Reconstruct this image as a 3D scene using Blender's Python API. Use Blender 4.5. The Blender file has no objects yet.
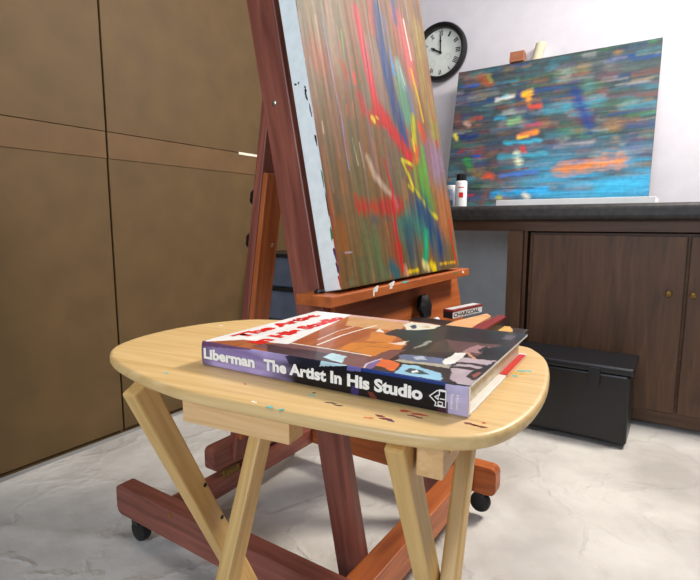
import bpy, bmesh, math, random
import numpy as np
from mathutils import Vector, Matrix

scene = bpy.context.scene
COL = scene.collection
random.seed(4)

# ------------------------------------------------------------------ camera
F_PX, PITCH, EYE = 500.0, math.radians(7.612), 0.8255
cam_d = bpy.data.cameras.new('camera')
cam = bpy.data.objects.new('camera', cam_d); COL.objects.link(cam)
cam_d.sensor_fit = 'HORIZONTAL'; cam_d.sensor_width = 36.0
cam_d.lens = F_PX * 36.0 / 700.0
cam_d.clip_start = 0.02
cam.location = (0, 0, EYE)
cam.rotation_euler = (math.pi / 2 - PITCH, 0, 0)
scene.camera = cam
scene.view_settings.view_transform = 'Standard'
scene.view_settings.look = 'None'
scene.view_settings.exposure = 0.0
scene.view_settings.gamma = 1.0
scene.view_settings.use_curve_mapping = False

# ------------------------------------------------------------------ light
world = bpy.data.worlds.new('world'); scene.world = world
world.use_nodes = True
world.node_tree.nodes['Background'].inputs[0].default_value = (0.80, 0.86, 1.0, 1)
world.node_tree.nodes['Background'].inputs[1].default_value = 0.11

def EN0(e, n, z):
    a = math.radians(33.5)
    return (math.sin(a) * e + math.cos(a) * n, math.cos(a) * e - math.sin(a) * n, z)
def area(name, loc, target, sx, sy, power, col):
    d = bpy.data.lights.new(name, 'AREA'); d.shape = 'RECTANGLE'
    d.size = sx; d.size_y = sy; d.energy = power; d.color = col
    o = bpy.data.objects.new(name, d); COL.objects.link(o)
    o.location = loc
    o.rotation_euler = (Vector(target) - Vector(loc)).to_track_quat('-Z', 'Y').to_euler()
    return o
area('overhead_light', (1.75, 1.55, 2.45), (0.1, 0.75, 0.6), 0.45, 0.45, 76, (1.0, 0.93, 0.82))
area('window_light', (-1.3, -1.9, 1.75), (0.1, 1.0, 0.75), 1.3, 1.2, 62, (0.78, 0.89, 1.0))
area('overhead_light', tuple(EN0(1.75, .2, 2.65)), tuple(EN0(2.75, -.7, 1.2)), 0.9, 0.25, 17, (1.0, 0.96, 0.95))  # added fill light to brighten the back wall, clock and counter
area('overhead_light', (-0.2, 0.9, 2.75), (-0.2, 0.95, 0), 1.2, 0.3, 14, (1.0, 0.95, 0.88))

# ------------------------------------------------------------------ frames
def V(*a): return Vector(a)
Zax = V(0, 0, 1)
AZ = math.radians(33.5)                       # room and easel axes
Eax = V(math.sin(AZ), math.cos(AZ), 0)        # along the left wall, away
Nax = V(math.cos(AZ), -math.sin(AZ), 0)       # out of the left wall
def EN(e, n, z): return Eax * e + Nax * n + Zax * z
TH = math.radians(-25.8)                      # tray table
TU = V(math.cos(TH), math.sin(TH), 0); TW = V(-math.sin(TH), math.cos(TH), 0)
TC = V(-0.046, 0.619, 0)
TTOP = 0.66
def TB(u, w, z): return TC + TU * u + TW * w + Zax * z
BY = math.radians(-30.87)                     # book
BU = V(math.cos(BY), math.sin(BY), 0); BW = V(-math.sin(BY), math.cos(BY), 0)
BL, BD, BT = 0.32, 0.236, 0.0285
BC = V(0.101, 0.409, 0) - BU * BL             # spine end by the wall, on the table
def BK(u, w, z): return BC + BU * u + BW * w + Zax * (TTOP + z)

# a photo pixel gives a direction; the plane it lies on gives the distance
FWD = V(0, math.cos(PITCH), -math.sin(PITCH)); UPV = V(0, math.sin(PITCH), math.cos(PITCH))
ORG = V(0, 0, EYE)
def pix(x, y, p0, nrm):
    d = V(1, 0, 0) * ((x - 350) / F_PX) + UPV * ((290 - y) / F_PX) + FWD
    return ORG + d * ((p0 - ORG).dot(nrm) / d.dot(nrm))

# ------------------------------------------------------------------ helpers
def lin(c):
    return tuple((v / 255 / 12.92) if v / 255 <= .04045 else ((v / 255 + .055) / 1.055) ** 2.4 for v in c)
def c4(c): return lin(c) + (1.0,)

MATS = {}
def nodes_of(name):
    m = bpy.data.materials.new(name); m.use_nodes = True
    nt = m.node_tree; b = nt.nodes['Principled BSDF']
    MATS[name] = m
    return m, nt, b, nt.links
def nd(nt, t, **kw):
    n = nt.nodes.new(t)
    for k, v in kw.items(): setattr(n, k, v)
    return n

def plain(name, col, rough=.6, metal=0., var=.06, scale=30., bump=0., spec=.5, trans=0.):
    m, nt, b, L = nodes_of(name)
    tc = nd(nt, 'ShaderNodeTexCoord'); nz = nd(nt, 'ShaderNodeTexNoise')
    nz.inputs['Scale'].default_value = scale; nz.inputs['Detail'].default_value = 4
    L.new(tc.outputs['Object'], nz.inputs['Vector'])
    rp = nd(nt, 'ShaderNodeValToRGB')
    a = lin(tuple(max(0, v * (1 - var)) for v in col)); z = lin(tuple(min(255, v * (1 + var)) for v in col))
    rp.color_ramp.elements[0].color = a + (1,); rp.color_ramp.elements[0].position = .3
    rp.color_ramp.elements[1].color = z + (1,); rp.color_ramp.elements[1].position = .7
    L.new(nz.outputs['Fac'], rp.inputs['Fac']); L.new(rp.outputs['Color'], b.inputs['Base Color'])
    b.inputs['Roughness'].default_value = rough; b.inputs['Metallic'].default_value = metal
    b.inputs['Specular IOR Level'].default_value = spec
    b.inputs['Transmission Weight'].default_value = trans
    if bump:
        bp = nd(nt, 'ShaderNodeBump'); bp.inputs['Strength'].default_value = bump; bp.inputs['Distance'].default_value = .002
        L.new(nz.outputs['Fac'], bp.inputs['Height']); L.new(bp.outputs['Normal'], b.inputs['Normal'])
    return m

def wood(name, dark, light, rough=.5, along=4., across=60., contrast=(.3, .72), spec=.5):
    """grain runs along the x of the 'grain' attribute of each piece"""
    m, nt, b, L = nodes_of(name)
    at = nd(nt, 'ShaderNodeAttribute', attribute_name='grain')
    oi = nd(nt, 'ShaderNodeObjectInfo')
    mp = nd(nt, 'ShaderNodeMapping'); mp.inputs['Scale'].default_value = (along, across, across)
    cb = nd(nt, 'ShaderNodeCombineXYZ'); ml = nd(nt, 'ShaderNodeMath', operation='MULTIPLY'); ml.inputs[1].default_value = 17.
    L.new(oi.outputs['Random'], ml.inputs[0]); L.new(ml.outputs[0], cb.inputs['X']); L.new(ml.outputs[0], cb.inputs['Z'])
    L.new(cb.outputs[0], mp.inputs['Location'])
    L.new(at.outputs['Vector'], mp.inputs['Vector'])
    nz = nd(nt, 'ShaderNodeTexNoise'); nz.inputs['Scale'].default_value = 1.; nz.inputs['Detail'].default_value = 6
    nz.inputs['Distortion'].default_value = .8
    L.new(mp.outputs[0], nz.inputs['Vector'])
    rp = nd(nt, 'ShaderNodeValToRGB')
    rp.color_ramp.elements[0].color = c4(dark); rp.color_ramp.elements[0].position = contrast[0]
    rp.color_ramp.elements[1].color = c4(light); rp.color_ramp.elements[1].position = contrast[1]
    L.new(nz.outputs['Fac'], rp.inputs['Fac'])
    L.new(rp.outputs['Color'], b.inputs['Base Color'])
    b.inputs['Roughness'].default_value = rough; b.inputs['Specular IOR Level'].default_value = spec
    bp = nd(nt, 'ShaderNodeBump'); bp.inputs['Strength'].default_value = .12; bp.inputs['Distance'].default_value = .001
    L.new(nz.outputs['Fac'], bp.inputs['Height']); L.new(bp.outputs['Normal'], b.inputs['Normal'])
    return m

def painted(name, rough=.45, coat=0., bump=0., spec=.5):
    """flat print or paint: colour of each point stored in the 'paint' attribute"""
    m, nt, b, L = nodes_of(name)
    at = nd(nt, 'ShaderNodeAttribute', attribute_name='paint')
    L.new(at.outputs['Color'], b.inputs['Base Color'])
    b.inputs['Roughness'].default_value = rough; b.inputs['Coat Weight'].default_value = coat
    b.inputs['Coat Roughness'].default_value = .06; b.inputs['Specular IOR Level'].default_value = spec
    if bump:
        tc = nd(nt, 'ShaderNodeTexCoord'); nz = nd(nt, 'ShaderNodeTexNoise'); nz.inputs['Scale'].default_value = 220
        L.new(tc.outputs['Object'], nz.inputs['Vector'])
        bp = nd(nt, 'ShaderNodeBump'); bp.inputs['Strength'].default_value = bump; bp.inputs['Distance'].default_value = .001
        L.new(nz.outputs['Fac'], bp.inputs['Height']); L.new(bp.outputs['Normal'], b.inputs['Normal'])
    return m

def tag(o, label=None, cat=None, group=None, kind=None):
    if label: o['label'] = label
    if cat: o['category'] = cat
    if group: o['group'] = group
    if kind: o['kind'] = kind
    return o

ORIGIN = {}
def root(name, loc, label, cat, group=None):
    o = bpy.data.objects.new(name, None); COL.objects.link(o)
    o.empty_display_size = .05; o.location = loc; ORIGIN[o.name] = Vector(loc)
    return tag(o, label, cat, group)

def link(name, me, mat, parent=None, base=None):
    """me is in world coordinates; re-base it on its parent (or its own base point)"""
    if parent is not None: L = ORIGIN[parent.name]
    else:
        co = np.array([v.co for v in me.vertices])
        L = Vector(base) if base is not None else Vector((*((co.min(0) + co.max(0)) / 2)[:2], co[:, 2].min()))
    me.transform(Matrix.Translation(-L))
    me.update()
    o = bpy.data.objects.new(name, me); COL.objects.link(o)
    ORIGIN[o.name] = L
    if parent is not None: o.parent = parent
    else: o.location = L
    if mat is not None and len(me.materials) == 0: me.materials.append(MATS[mat])
    return o

def grain_attr(me, loc):
    a = me.attributes.new('grain', 'FLOAT_VECTOR', 'POINT')
    a.data.foreach_set('vector', np.asarray(loc, dtype=np.float32).ravel())

def bar_mesh(c, X, Y, Z, size, bevel=.002, seg=2, bevel_axis=None):
    bm = bmesh.new(); bmesh.ops.create_cube(bm, size=1)
    for v in bm.verts: v.co = Vector((v.co.x * size[0], v.co.y * size[1], v.co.z * size[2]))
    if bevel:
        ed = bm.edges[:]
        if bevel_axis is not None:
            ed = [e for e in ed if abs((e.verts[0].co - e.verts[1].co).normalized()[bevel_axis]) > .9]
        bmesh.ops.bevel(bm, geom=ed, offset=min(bevel, min(size) * .45) if bevel_axis is None else bevel,
                        segments=seg, profile=.5, affect='EDGES')
    me = bpy.data.meshes.new('bar'); bm.to_mesh(me); bm.free()
    loc = np.array([v.co for v in me.vertices])
    order = np.argsort([-s for s in size])
    grain_attr(me, loc[:, order])
    M = Matrix(((X.x, Y.x, Z.x, c.x), (X.y, Y.y, Z.y, c.y), (X.z, Y.z, Z.z, c.z), (0, 0, 0, 1)))
    me.transform(M)
    if M.to_3x3().determinant() < 0: me.flip_normals()
    return me
def bar(name, c, X, Y, Z, size, mat, parent=None, bevel=.002, seg=2, bevel_axis=None):
    return link(name, bar_mesh(c, X, Y, Z, size, bevel, seg, bevel_axis), mat, parent)
def enbox(name, e0, e1, n0, n1, z0, z1, mat, parent=None, bevel=.002, seg=2, bevel_axis=None):
    return bar(name, EN((e0 + e1) / 2, (n0 + n1) / 2, (z0 + z1) / 2), Eax, Nax, Zax, (abs(e1 - e0), abs(n1 - n0), abs(z1 - z0)),
               mat, parent, bevel, seg, bevel_axis)

def poly_mesh(verts, faces, smooth=False):
    me = bpy.data.meshes.new('mesh'); me.from_pydata([tuple(v) for v in verts], [], faces)
    if smooth: me.shade_smooth()
    grain_attr(me, [tuple(v) for v in verts])
    return me
def fix_normals(me):
    bm = bmesh.new(); bm.from_mesh(me); bmesh.ops.recalc_face_normals(bm, faces=bm.faces[:]); bm.to_mesh(me); bm.free(); return me

def lathe(c, X, Y, Z, prof, seg=32, lobes=0, lobe_amp=0., caps=True):
    """profile (radius, height) turned about Z"""
    vs, fs = [], []
    for r, h in prof:
        for i in range(seg):
            a = 2 * math.pi * i / seg
            rr = r * (1 + lobe_amp * math.cos(lobes * a)) if lobes else r
            vs.append(c + X * (rr * math.cos(a)) + Y * (rr * math.sin(a)) + Z * h)
    for k in range(len(prof) - 1):
        for i in range(seg):
            j = (i + 1) % seg
            fs.append((k * seg + i, k * seg + j, (k + 1) * seg + j, (k + 1) * seg + i))
    if caps:
        fs.append(tuple(reversed(range(seg)))); fs.append(tuple(range((len(prof) - 1) * seg, len(prof) * seg)))
    me = poly_mesh(vs, fs); fix_normals(me)
    me.shade_smooth()
    try: me.set_sharp_from_angle(angle=math.radians(40))
    except Exception: pass
    return me

def prism(pts, z0, z1):
    n = len(pts); vs = [V(p.x, p.y, z0) for p in pts] + [V(p.x, p.y, z1) for p in pts]
    fs = [tuple(reversed(range(n))), tuple(range(n, 2 * n))] + [(i, (i + 1) % n, n + (i + 1) % n, n + i) for i in range(n)]
    return fix_normals(poly_mesh(vs, fs))

def splat(name, c, X, Y, N, rx, ry, mat, parent, seed=0, lift=.0003):
    r = random.Random(seed); k = 14; vs = []
    ph = [r.uniform(0, 6.28) for _ in range(3)]
    for i in range(k):
        a = 2 * math.pi * i / k
        f = 1 + .28 * math.sin(2 * a + ph[0]) + .2 * math.sin(3 * a + ph[1]) + .15 * math.sin(5 * a + ph[2])
        vs.append(c + X * (rx * f * math.cos(a)) + Y * (ry * f * math.sin(a)) + N * lift)
    vs2 = [v - N * (lift * 1.5) for v in vs]
    fs = [tuple(range(k))] + [(i, k + i, k + (i + 1) % k, (i + 1) % k) for i in range(k)]
    return link(name, fix_normals(poly_mesh(vs + vs2, fs)), mat, parent)

def text(name, body, o, X, Y, N, mat, parent, width=None, height=None, bold=.02, thick=.0003, shear=0.):
    """lettering: lower-left corner o, running along X, up along Y, raised along N"""
    cu = bpy.data.curves.new('txt', 'FONT'); cu.body = body; cu.offset = bold; cu.extrude = .0; cu.shear = shear
    cu.resolution_u = 4
    ob = bpy.data.objects.new('txt', cu); COL.objects.link(ob)
    dg = bpy.context.evaluated_depsgraph_get(); dg.update()
    me = bpy.data.meshes.new_from_object(ob.evaluated_get(dg))
    bpy.data.objects.remove(ob); bpy.data.curves.remove(cu)
    co = np.array([v.co for v in me.vertices]); lo, hi = co.min(0), co.max(0)
    sx = width / (hi[0] - lo[0]) if width else None
    sy = height / (hi[1] - lo[1]) if height else None
    sx = sx or sy; sy = sy or sx
    for v in me.vertices:
        p = v.co; v.co = o + X * ((p.x - lo[0]) * sx) + Y * ((p.y - lo[1]) * sy) + N * thick
    me.materials.clear()
    if me.polygons and me.polygons[0].normal.dot(N) < 0: me.flip_normals()
    me.update()
    return link(name, me, mat, parent)

# ------------------------------------------------------------------ numpy paint
def vnoise(x, y, seed):
    """smooth value noise on arrays x, y"""
    g = np.random.default_rng(seed).random((64, 64))
    xi, yi = np.floor(x).astype(int), np.floor(y).astype(int); fx, fy = x - xi, y - yi
    fx = fx * fx * (3 - 2 * fx); fy = fy * fy * (3 - 2 * fy)
    G = lambda a, b: g[a % 64, b % 64]
    return (G(xi, yi) * (1 - fx) + G(xi + 1, yi) * fx) * (1 - fy) + (G(xi, yi + 1) * (1 - fx) + G(xi + 1, yi + 1) * fx) * fy
def seg_dist(S, T, pts):
    d = np.full(S.shape, 1e9)
    for (a, b), (c, e) in zip(pts[:-1], pts[1:]):
        vx, vy = c - a, e - b; L2 = vx * vx + vy * vy + 1e-12
        k = np.clip(((S - a) * vx + (T - b) * vy) / L2, 0, 1)
        d = np.minimum(d, np.hypot(S - a - k * vx, T - b - k * vy))
    return d
def inside(S, T, poly):
    r = np.zeros(S.shape, bool); n = len(poly)
    for i in range(n):
        (x0, y0), (x1, y1) = poly[i], poly[(i + 1) % n]
        hit = ((y0 > T) != (y1 > T)) & (S < (x1 - x0) * (T - y0) / (y1 - y0 + 1e-12) + x0)
        r ^= hit
    return r
def mix(C, a, col): return C * (1 - a[..., None]) + np.array(lin(col)) * a[..., None]

def grid_mesh(P, nu, nv, C, bump=None, N=None):
    """P(u, v) corner-to-corner world points on a nu x nv grid, colours C[nv, nu, 3]"""
    vs = []
    for j in range(nv):
        for i in range(nu):
            p = P(i / (nu - 1), j / (nv - 1))
            if bump is not None: p = p + N * float(bump[j, i])
            vs.append(tuple(p))
    fs = [(j * nu + i, j * nu + i + 1, (j + 1) * nu + i + 1, (j + 1) * nu + i) for j in range(nv - 1) for i in range(nu - 1)]
    me = bpy.data.meshes.new('grid'); me.from_pydata(vs, [], fs)
    a = me.attributes.new('paint', 'FLOAT_COLOR', 'POINT')
    a.data.foreach_set('color', np.concatenate([np.clip(C, 0, 1), np.ones(C.shape[:2] + (1,))], -1).astype(np.float32).ravel())
    if N is not None and me.polygons[0].normal.dot(N) < 0: me.flip_normals()
    me.shade_smooth()
    return me

# ------------------------------------------------------------------ materials
wood('birch', (206, 168, 110), (228, 194, 138), .4, 5, 110)
wood('birch_leg', (194, 152, 88), (218, 180, 116), .45, 6, 90)
wood('pine_block', (206, 160, 106), (228, 188, 136), .5, 8, 110)
wood('mahogany', (110, 58, 48), (156, 90, 74), .42, 4, 50)
wood('mahogany_orange', (146, 72, 32), (190, 104, 50), .42, 4, 50)
wood('cabinet_wood', (70, 45, 27), (100, 66, 40), .5, 4, 40)
wood('peach_wood', (196, 140, 92), (222, 170, 120), .5, 5, 60)
wood('yellow_wood', (190, 140, 70), (220, 176, 100), .5, 5, 60)
wood('block_wood', (150, 92, 66), (180, 116, 84), .5, 5, 60)
plain('hardboard', (101, 79, 50), .62, var=.05, scale=9, spec=.3)
plain('hardboard_strip', (110, 83, 54), .62, var=.05, scale=9, spec=.3)
plain('white_wall', (226, 222, 230), .75, var=.015, scale=14, bump=.05)
plain('cool_shade_tint', (222, 226, 232), .7, var=.02, scale=14)  # wall white with the cool cast of shade put into it
plain('concrete', (150, 148, 146), .8, var=.08, scale=6)
plain('white_paint', (252, 252, 252), .6, var=.02)
plain('canvas_white', (238, 246, 248), .8, var=.025, scale=60, bump=.1)
plain('strip_white', (245, 238, 220), .6, var=.02)
plain('black_plastic', (18, 18, 20), .35, var=.1)
plain('black_rubber', (16, 16, 17), .6, var=.1)
plain('countertop', (46, 43, 43), .5, var=.25, scale=45)
plain('brass', (170, 130, 60), .35, metal=.9, var=.15)
plain('brass_dark', (120, 92, 44), .45, metal=.6, var=.3, scale=200)
plain('steel', (190, 185, 175), .3, metal=1., var=.08)
plain('page_paper', (232, 222, 200), .85, var=.05, scale=160)
plain('jacket_white', (240, 238, 236), .3, var=.02)
plain('jacket_red', (214, 44, 36), .3, var=.05)
plain('jacket_peach', (226, 170, 140), .35, var=.05)
plain('print_white', (248, 246, 240), .35, var=.01)
plain('print_red', (222, 30, 26), .35, var=.05)
plain('print_black', (18, 18, 18), .5, var=.05)
plain('bin_blue', (88, 98, 116), .3, var=.1, scale=8)
plain('bin_lid', (20, 22, 28), .35, var=.1)
plain('clock_face', (226, 232, 228), .5, var=.015)
plain('bottle_white', (232, 234, 238), .35, var=.02)
plain('bottle_blue', (150, 160, 185), .2, var=.15, scale=40)
plain('box_red', (126, 32, 34), .45, var=.1, scale=60)
plain('box_dark', (36, 20, 18), .5, var=.1)
plain('box_grey', (190, 190, 190), .5, var=.05)
plain('paint_teal', (110, 196, 186), .4); plain('paint_red', (190, 70, 52), .4); plain('paint_maroon', (116, 44, 40), .4)
plain('paint_black', (30, 28, 34), .4); plain('paint_white', (240, 238, 232), .4); plain('paint_yellow', (226, 186, 84), .4)
plain('paint_green', (70, 120, 70), .4); plain('paint_purple', (80, 50, 90), .4); plain('paint_orange', (206, 120, 70), .5)
plain('cream_paper', (222, 214, 184), .8, var=.03)
painted('oil_paint', .5, coat=.0, bump=.06, spec=.22)
painted('jacket_print', .35, coat=.28, spec=.25)

# drop cloth
m, nt, b, L = nodes_of('drop_cloth')
tc = nd(nt, 'ShaderNodeTexCoord'); n1 = nd(nt, 'ShaderNodeTexNoise'); n1.inputs['Scale'].default_value = 3.; n1.inputs['Detail'].default_value = 8
n2 = nd(nt, 'ShaderNodeTexNoise'); n2.inputs['Scale'].default_value = 14.; n2.inputs['Detail'].default_value = 6
L.new(tc.outputs['Object'], n1.inputs['Vector']); L.new(tc.outputs['Object'], n2.inputs['Vector'])
rp = nd(nt, 'ShaderNodeValToRGB'); rp.color_ramp.elements[0].color = c4((176, 171, 166)); rp.color_ramp.elements[1].color = c4((212, 208, 203))
rp.color_ramp.elements[0].position = .32; rp.color_ramp.elements[1].position = .6
L.new(n1.outputs['Fac'], rp.inputs['Fac']); L.new(rp.outputs['Color'], b.inputs['Base Color'])
b.inputs['Roughness'].default_value = .9; b.inputs['Specular IOR Level'].default_value = .2
vo = nd(nt, 'ShaderNodeTexVoronoi', feature='DISTANCE_TO_EDGE'); vo.inputs['Scale'].default_value = 4.5
mxv = nd(nt, 'ShaderNodeMixRGB'); mxv.inputs['Fac'].default_value = .35
L.new(tc.outputs['Object'], mxv.inputs['Color1']); L.new(n1.outputs['Color'], mxv.inputs['Color2']); L.new(mxv.outputs[0], vo.inputs['Vector'])
mr = nd(nt, 'ShaderNodeMapRange'); mr.inputs['From Max'].default_value = .06
L.new(vo.outputs['Distance'], mr.inputs['Value'])
ad = nd(nt, 'ShaderNodeMath', operation='MULTIPLY_ADD'); ad.inputs[1].default_value = -.45
L.new(mr.outputs[0], ad.inputs[0]); L.new(n2.outputs['Fac'], ad.inputs[2])
bp = nd(nt, 'ShaderNodeBump'); bp.inputs['Strength'].default_value = .6; bp.inputs['Distance'].default_value = .012
L.new(ad.outputs[0], bp.inputs['Height']); L.new(bp.outputs['Normal'], b.inputs['Normal'])

# ------------------------------------------------------------------ the room
WALL_N, WALL_E = -1.85, 2.95
fl = enbox('floor', -3.0, WALL_E, WALL_N, 3.2, -.08, -.023, 'concrete', bevel=0); tag(fl, kind='structure')
wb = enbox('wall_back', WALL_E, WALL_E + .1, WALL_N - .1, 3.2, -.06, 2.7, 'white_wall', bevel=0); tag(wb, kind='structure')
wl = enbox('wall_left', -3.0, WALL_E, WALL_N - .1, WALL_N - .012, -.06, 2.7, 'hardboard', bevel=0); tag(wl, kind='structure')
for k in range(3):                                        # hardboard sheets, two rows
    e1 = WALL_E - k * 1.83 - .004; e0 = e1 - 1.822
    enbox('hardboard_sheet', e0, e1, WALL_N - .012, WALL_N, -.01, 1.1692, 'hardboard', wl, bevel=.001)
    enbox('hardboard_sheet', e0, e1, WALL_N - .012, WALL_N + .004, 1.170, 2.39, 'hardboard', wl, bevel=.001)
    enbox('cover_strip', e0, e1, WALL_N, WALL_N + .003, 1.07, 1.1675, 'hardboard_strip', wl, bevel=.001)
tp = enbox('white_strip', 1.80, 1.99, WALL_N + .003, WALL_N + .006, 1.160, 1.172, 'strip_white', bevel=0)  # thin white strip along the sheet seam
tag(tp, 'short white strip on the brown hardboard wall seam', 'strip')

lp = enbox('lower_panel', WALL_E - .006, WALL_E, WALL_N, 3.2, -.02, .80, 'cool_shade_tint', wb, bevel=0)  # added sheet, cool tint of the shaded wall under the counter in its colour

# drop cloth over the floor
G = 150
ee = np.linspace(-1.6, 2.6, G); nn = np.linspace(-1.80, 1.7, G)
EE, NN = np.meshgrid(ee, nn)
h = .003 * vnoise(EE * 5 + 9, NN * 5 + 9, 1) + .004 * vnoise(EE * 1.7 + 20, NN * 1.7 + 20, 2)
for k, (a, off, wd, am) in enumerate([(.5, 1.02, .012, .010), (1.9, .35, .012, .008), (-.6, .9, .015, .009), (2.6, -1.2, .012, .007),
                                      (1.2, .62, .01, .008), (.1, 1.55, .012, .008), (.9, .15, .012, .008), (2.2, .2, .012, .008)]):
    dd = EE * math.cos(a) + NN * math.sin(a) - off + .08 * (vnoise(EE * 2 + 30, NN * 2 + 30, 5 + k) - .5)
    h += am * np.exp(-(dd / wd) ** 2 / 2) * np.clip(vnoise(EE * 1.5 + 7, NN * 1.5 + 7, 40 + k) * 2 - .6, 0, 1)
h = np.minimum(h * 1.5, .022) - .0215
vs = [tuple(EN(float(EE[j, i]), float(NN[j, i]), float(h[j, i]))) for j in range(G) for i in range(G)]
fs = [(j * G + i, (j + 1) * G + i, (j + 1) * G + i + 1, j * G + i + 1) for j in range(G - 1) for i in range(G - 1)]
me = poly_mesh(vs, fs, True)
if me.polygons[0].normal.z < 0: me.flip_normals()
dc = link('drop_cloth', me, 'drop_cloth', base=EN(.5, 0, -.01))
tag(dc, 'off-white wrinkled canvas drop cloth spread over the floor', 'cloth')

# counter with its support
ct = root('counter', EN(2.6, -.3, 0), 'dark speckled counter on brown wooden supports below the clock', 'counter')
enbox('counter_top', 2.28, WALL_E - .002, WALL_N + .06, 1.6, .838, .905, 'countertop', ct, bevel=.02, seg=4)
enbox('apron', 2.335, 2.36, WALL_N + .1, 1.58, .79, .838, 'cabinet_wood', ct, bevel=.001)
enbox('support_post', 2.31, 2.40, -.665, -.598, 0, .79, 'cabinet_wood', ct, bevel=.003)
enbox('support_panel', 2.34, 2.90, -.600, -.585, 0, .79, 'cabinet_wood', ct, bevel=.001)
cb_ = root('base_cabinet', EN(2.62, 0, 0), 'brown wooden cabinet standing under the dark counter', 'cabinet')
enbox('body', 2.36, 2.90, -.578, .62, 0, .785, 'cabinet_wood', cb_, bevel=.002)
for k in range(2):
    dr = enbox('door', 2.335, 2.358, -.560 + k * .59, .02 + k * .59, .06, .775, 'cabinet_wood', cb_, bevel=.004)
    link('handle', lathe(EN(2.335, -.03 + k * .08, .55), Nax, Zax, -Eax, [(.004, 0), (.004, .012), (.013, .015), (.011, .026), (.004, .029)], 16), 'brass_dark', dr)

# clock on the back wall
CK = EN(WALL_E, -1.293, 1.840); CR = .168
ck = root('wall_clock', CK, 'round wall clock with black rim and roman numerals', 'clock')
link('rim', lathe(CK, Nax, Zax, -Eax, [(CR * .80, .004), (CR * .97, .004), (CR, .012), (CR, .03), (CR * .965, .042), (CR * .90, .044), (CR * .83, .036), (CR * .80, .018), (CR * .80, .004)], 64, caps=False), 'black_plastic', ck)
link('back_case', lathe(CK, Nax, Zax, -Eax, [(CR * .9, .0), (CR * .9, .006)], 48), 'black_plastic', ck)
link('dial', lathe(CK, Nax, Zax, -Eax, [(CR * .82, .004), (CR * .82, .012)], 48), 'clock_face', ck)
NUM = ['XII', 'I', 'II', 'III', 'IIII', 'V', 'VI', 'VII', 'VIII', 'IX', 'X', 'XI']
for i, s in enumerate(NUM):
    a = math.radians(30 * i)
    R_ = Nax * math.sin(a) + Zax * math.cos(a); T_ = Nax * math.cos(a) - Zax * math.sin(a)
    wd = .007 * len(s) + .004
    text('numeral', s, CK + R_ * (CR * .57) - T_ * (wd / 2) - Eax * .0122, T_, R_, -Eax, 'print_black', ck, width=wd, height=.03, bold=.03)
for ang, ln, wd in ((0, .105, .0075), (300, .078, .009)):
    a = math.radians(ang)
    R_ = Nax * math.sin(a) + Zax * math.cos(a); T_ = Nax * math.cos(a) - Zax * math.sin(a)
    hd = bar('hand', CK + R_ * (ln / 2 - .01) - Eax * .017, R_, T_, Eax, (ln, wd, .0015), 'print_black', ck, bevel=0)
    link('spade', lathe(CK + R_ * (ln * .62) - Eax * .0168, T_, R_, -Eax, [(wd * .95, 0), (wd * .9, .0015)], 12), 'print_black', hd)
link('hub', lathe(CK - Eax * .012, Nax, Zax, -Eax, [(.008, 0), (.008, .008), (.005, .010)], 20), 'print_black', ck)
for (dx, dz) in ((-.05, -.055), (.05, -.03)):            # two faint small dials
    link('small_dial', lathe(CK + Nax * dx + Zax * dz - Eax * .012, Nax, Zax, -Eax, [(.015, .0), (.017, .0), (.017, .0006), (.015, .0006)], 24, caps=False), 'box_grey', ck)

# ------------------------------------------------------------------ second painting on the counter
P2W, P2H, P2T = 1.0, .793, .02
p2lean = math.atan2(.17, .785)
P2U = (Zax * math.cos(p2lean) + Eax * math.sin(p2lean)); P2N = (-Eax * math.cos(p2lean) + Zax * math.sin(p2lean))
P2O = EN(2.70, -1.145, .911)                              # front lower left corner
p2 = root('canvas_painting', EN(2.75, -.65, .905), 'abstract canvas in blue and teal streaks leaning above the dark counter', 'painting')
bar('stretcher_frame', P2O + Nax * (P2W / 2) + P2U * (P2H / 2) - P2N * (P2T / 2 + .0005), Nax, P2U, P2N, (P2W, P2H, P2T), 'countertop', p2, bevel=.001)
nu, nv = 240, 200
S, T = np.meshgrid(np.linspace(0, P2W, nu), np.linspace(0, P2H, nv))
st = lambda x, y: ((lambda p: ((p - P2O).dot(Nax), (p - P2O).dot(P2U)))(pix(x, y, P2O, P2N)))
C = np.zeros(S.shape + (3,)); C[:] = lin((66, 78, 82))
rng = np.random.default_rng(11)
pal = [(46, 100, 112), (30, 70, 130), (124, 66, 58), (92, 72, 112), (62, 110, 70), (44, 52, 70), (140, 92, 66), (60, 136, 160), (34, 42, 66), (106, 124, 112), (150, 120, 80), (110, 54, 70), (150, 150, 150), (40, 60, 60)]
def stroke(C, S, T, pts, w, col, al=1., streak=(8, 160), seed=0, soft=.5):
    d = seg_dist(S, T, pts)
    n = vnoise(S * streak[0] + 13, T * streak[1] + 17, 60 + seed % 40)
    a = np.clip((w * (.72 + .6 * n) - d) / (w * soft + 1e-6), 0, 1) * al * np.clip(.6 + 1.1 * n, 0, 1)
    return mix(C, a, col)
for k in range(420):
    x, y = rng.uniform(-.1, P2W), rng.uniform(0, P2H); ln = rng.uniform(.03, .2); sl = rng.uniform(-.04, .1)
    C = stroke(C, S, T, [(x, y), (x + ln, y + sl * ln)], rng.uniform(.004, .026), pal[rng.integers(len(pal))], rng.uniform(.3, .75), (14, 120), k, 1.2)
for k in range(90):
    x, y = rng.uniform(0, P2W), rng.uniform(0, P2H); rad = rng.uniform(.012, .05)
    bl_ = np.clip(1.2 - np.hypot((S - x) * .8, T - y) / rad, 0, 1) * np.clip(vnoise(S * 40, T * 120, 9 + k) * 1.3, 0, 1) * rng.uniform(.25, .6)
    C = mix(C, bl_, [(150, 70, 50), (80, 60, 120), (60, 130, 80), (40, 60, 120), (170, 130, 70), (60, 140, 160), (120, 60, 80), (40, 44, 54), (150, 160, 150)][k % 9])
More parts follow.
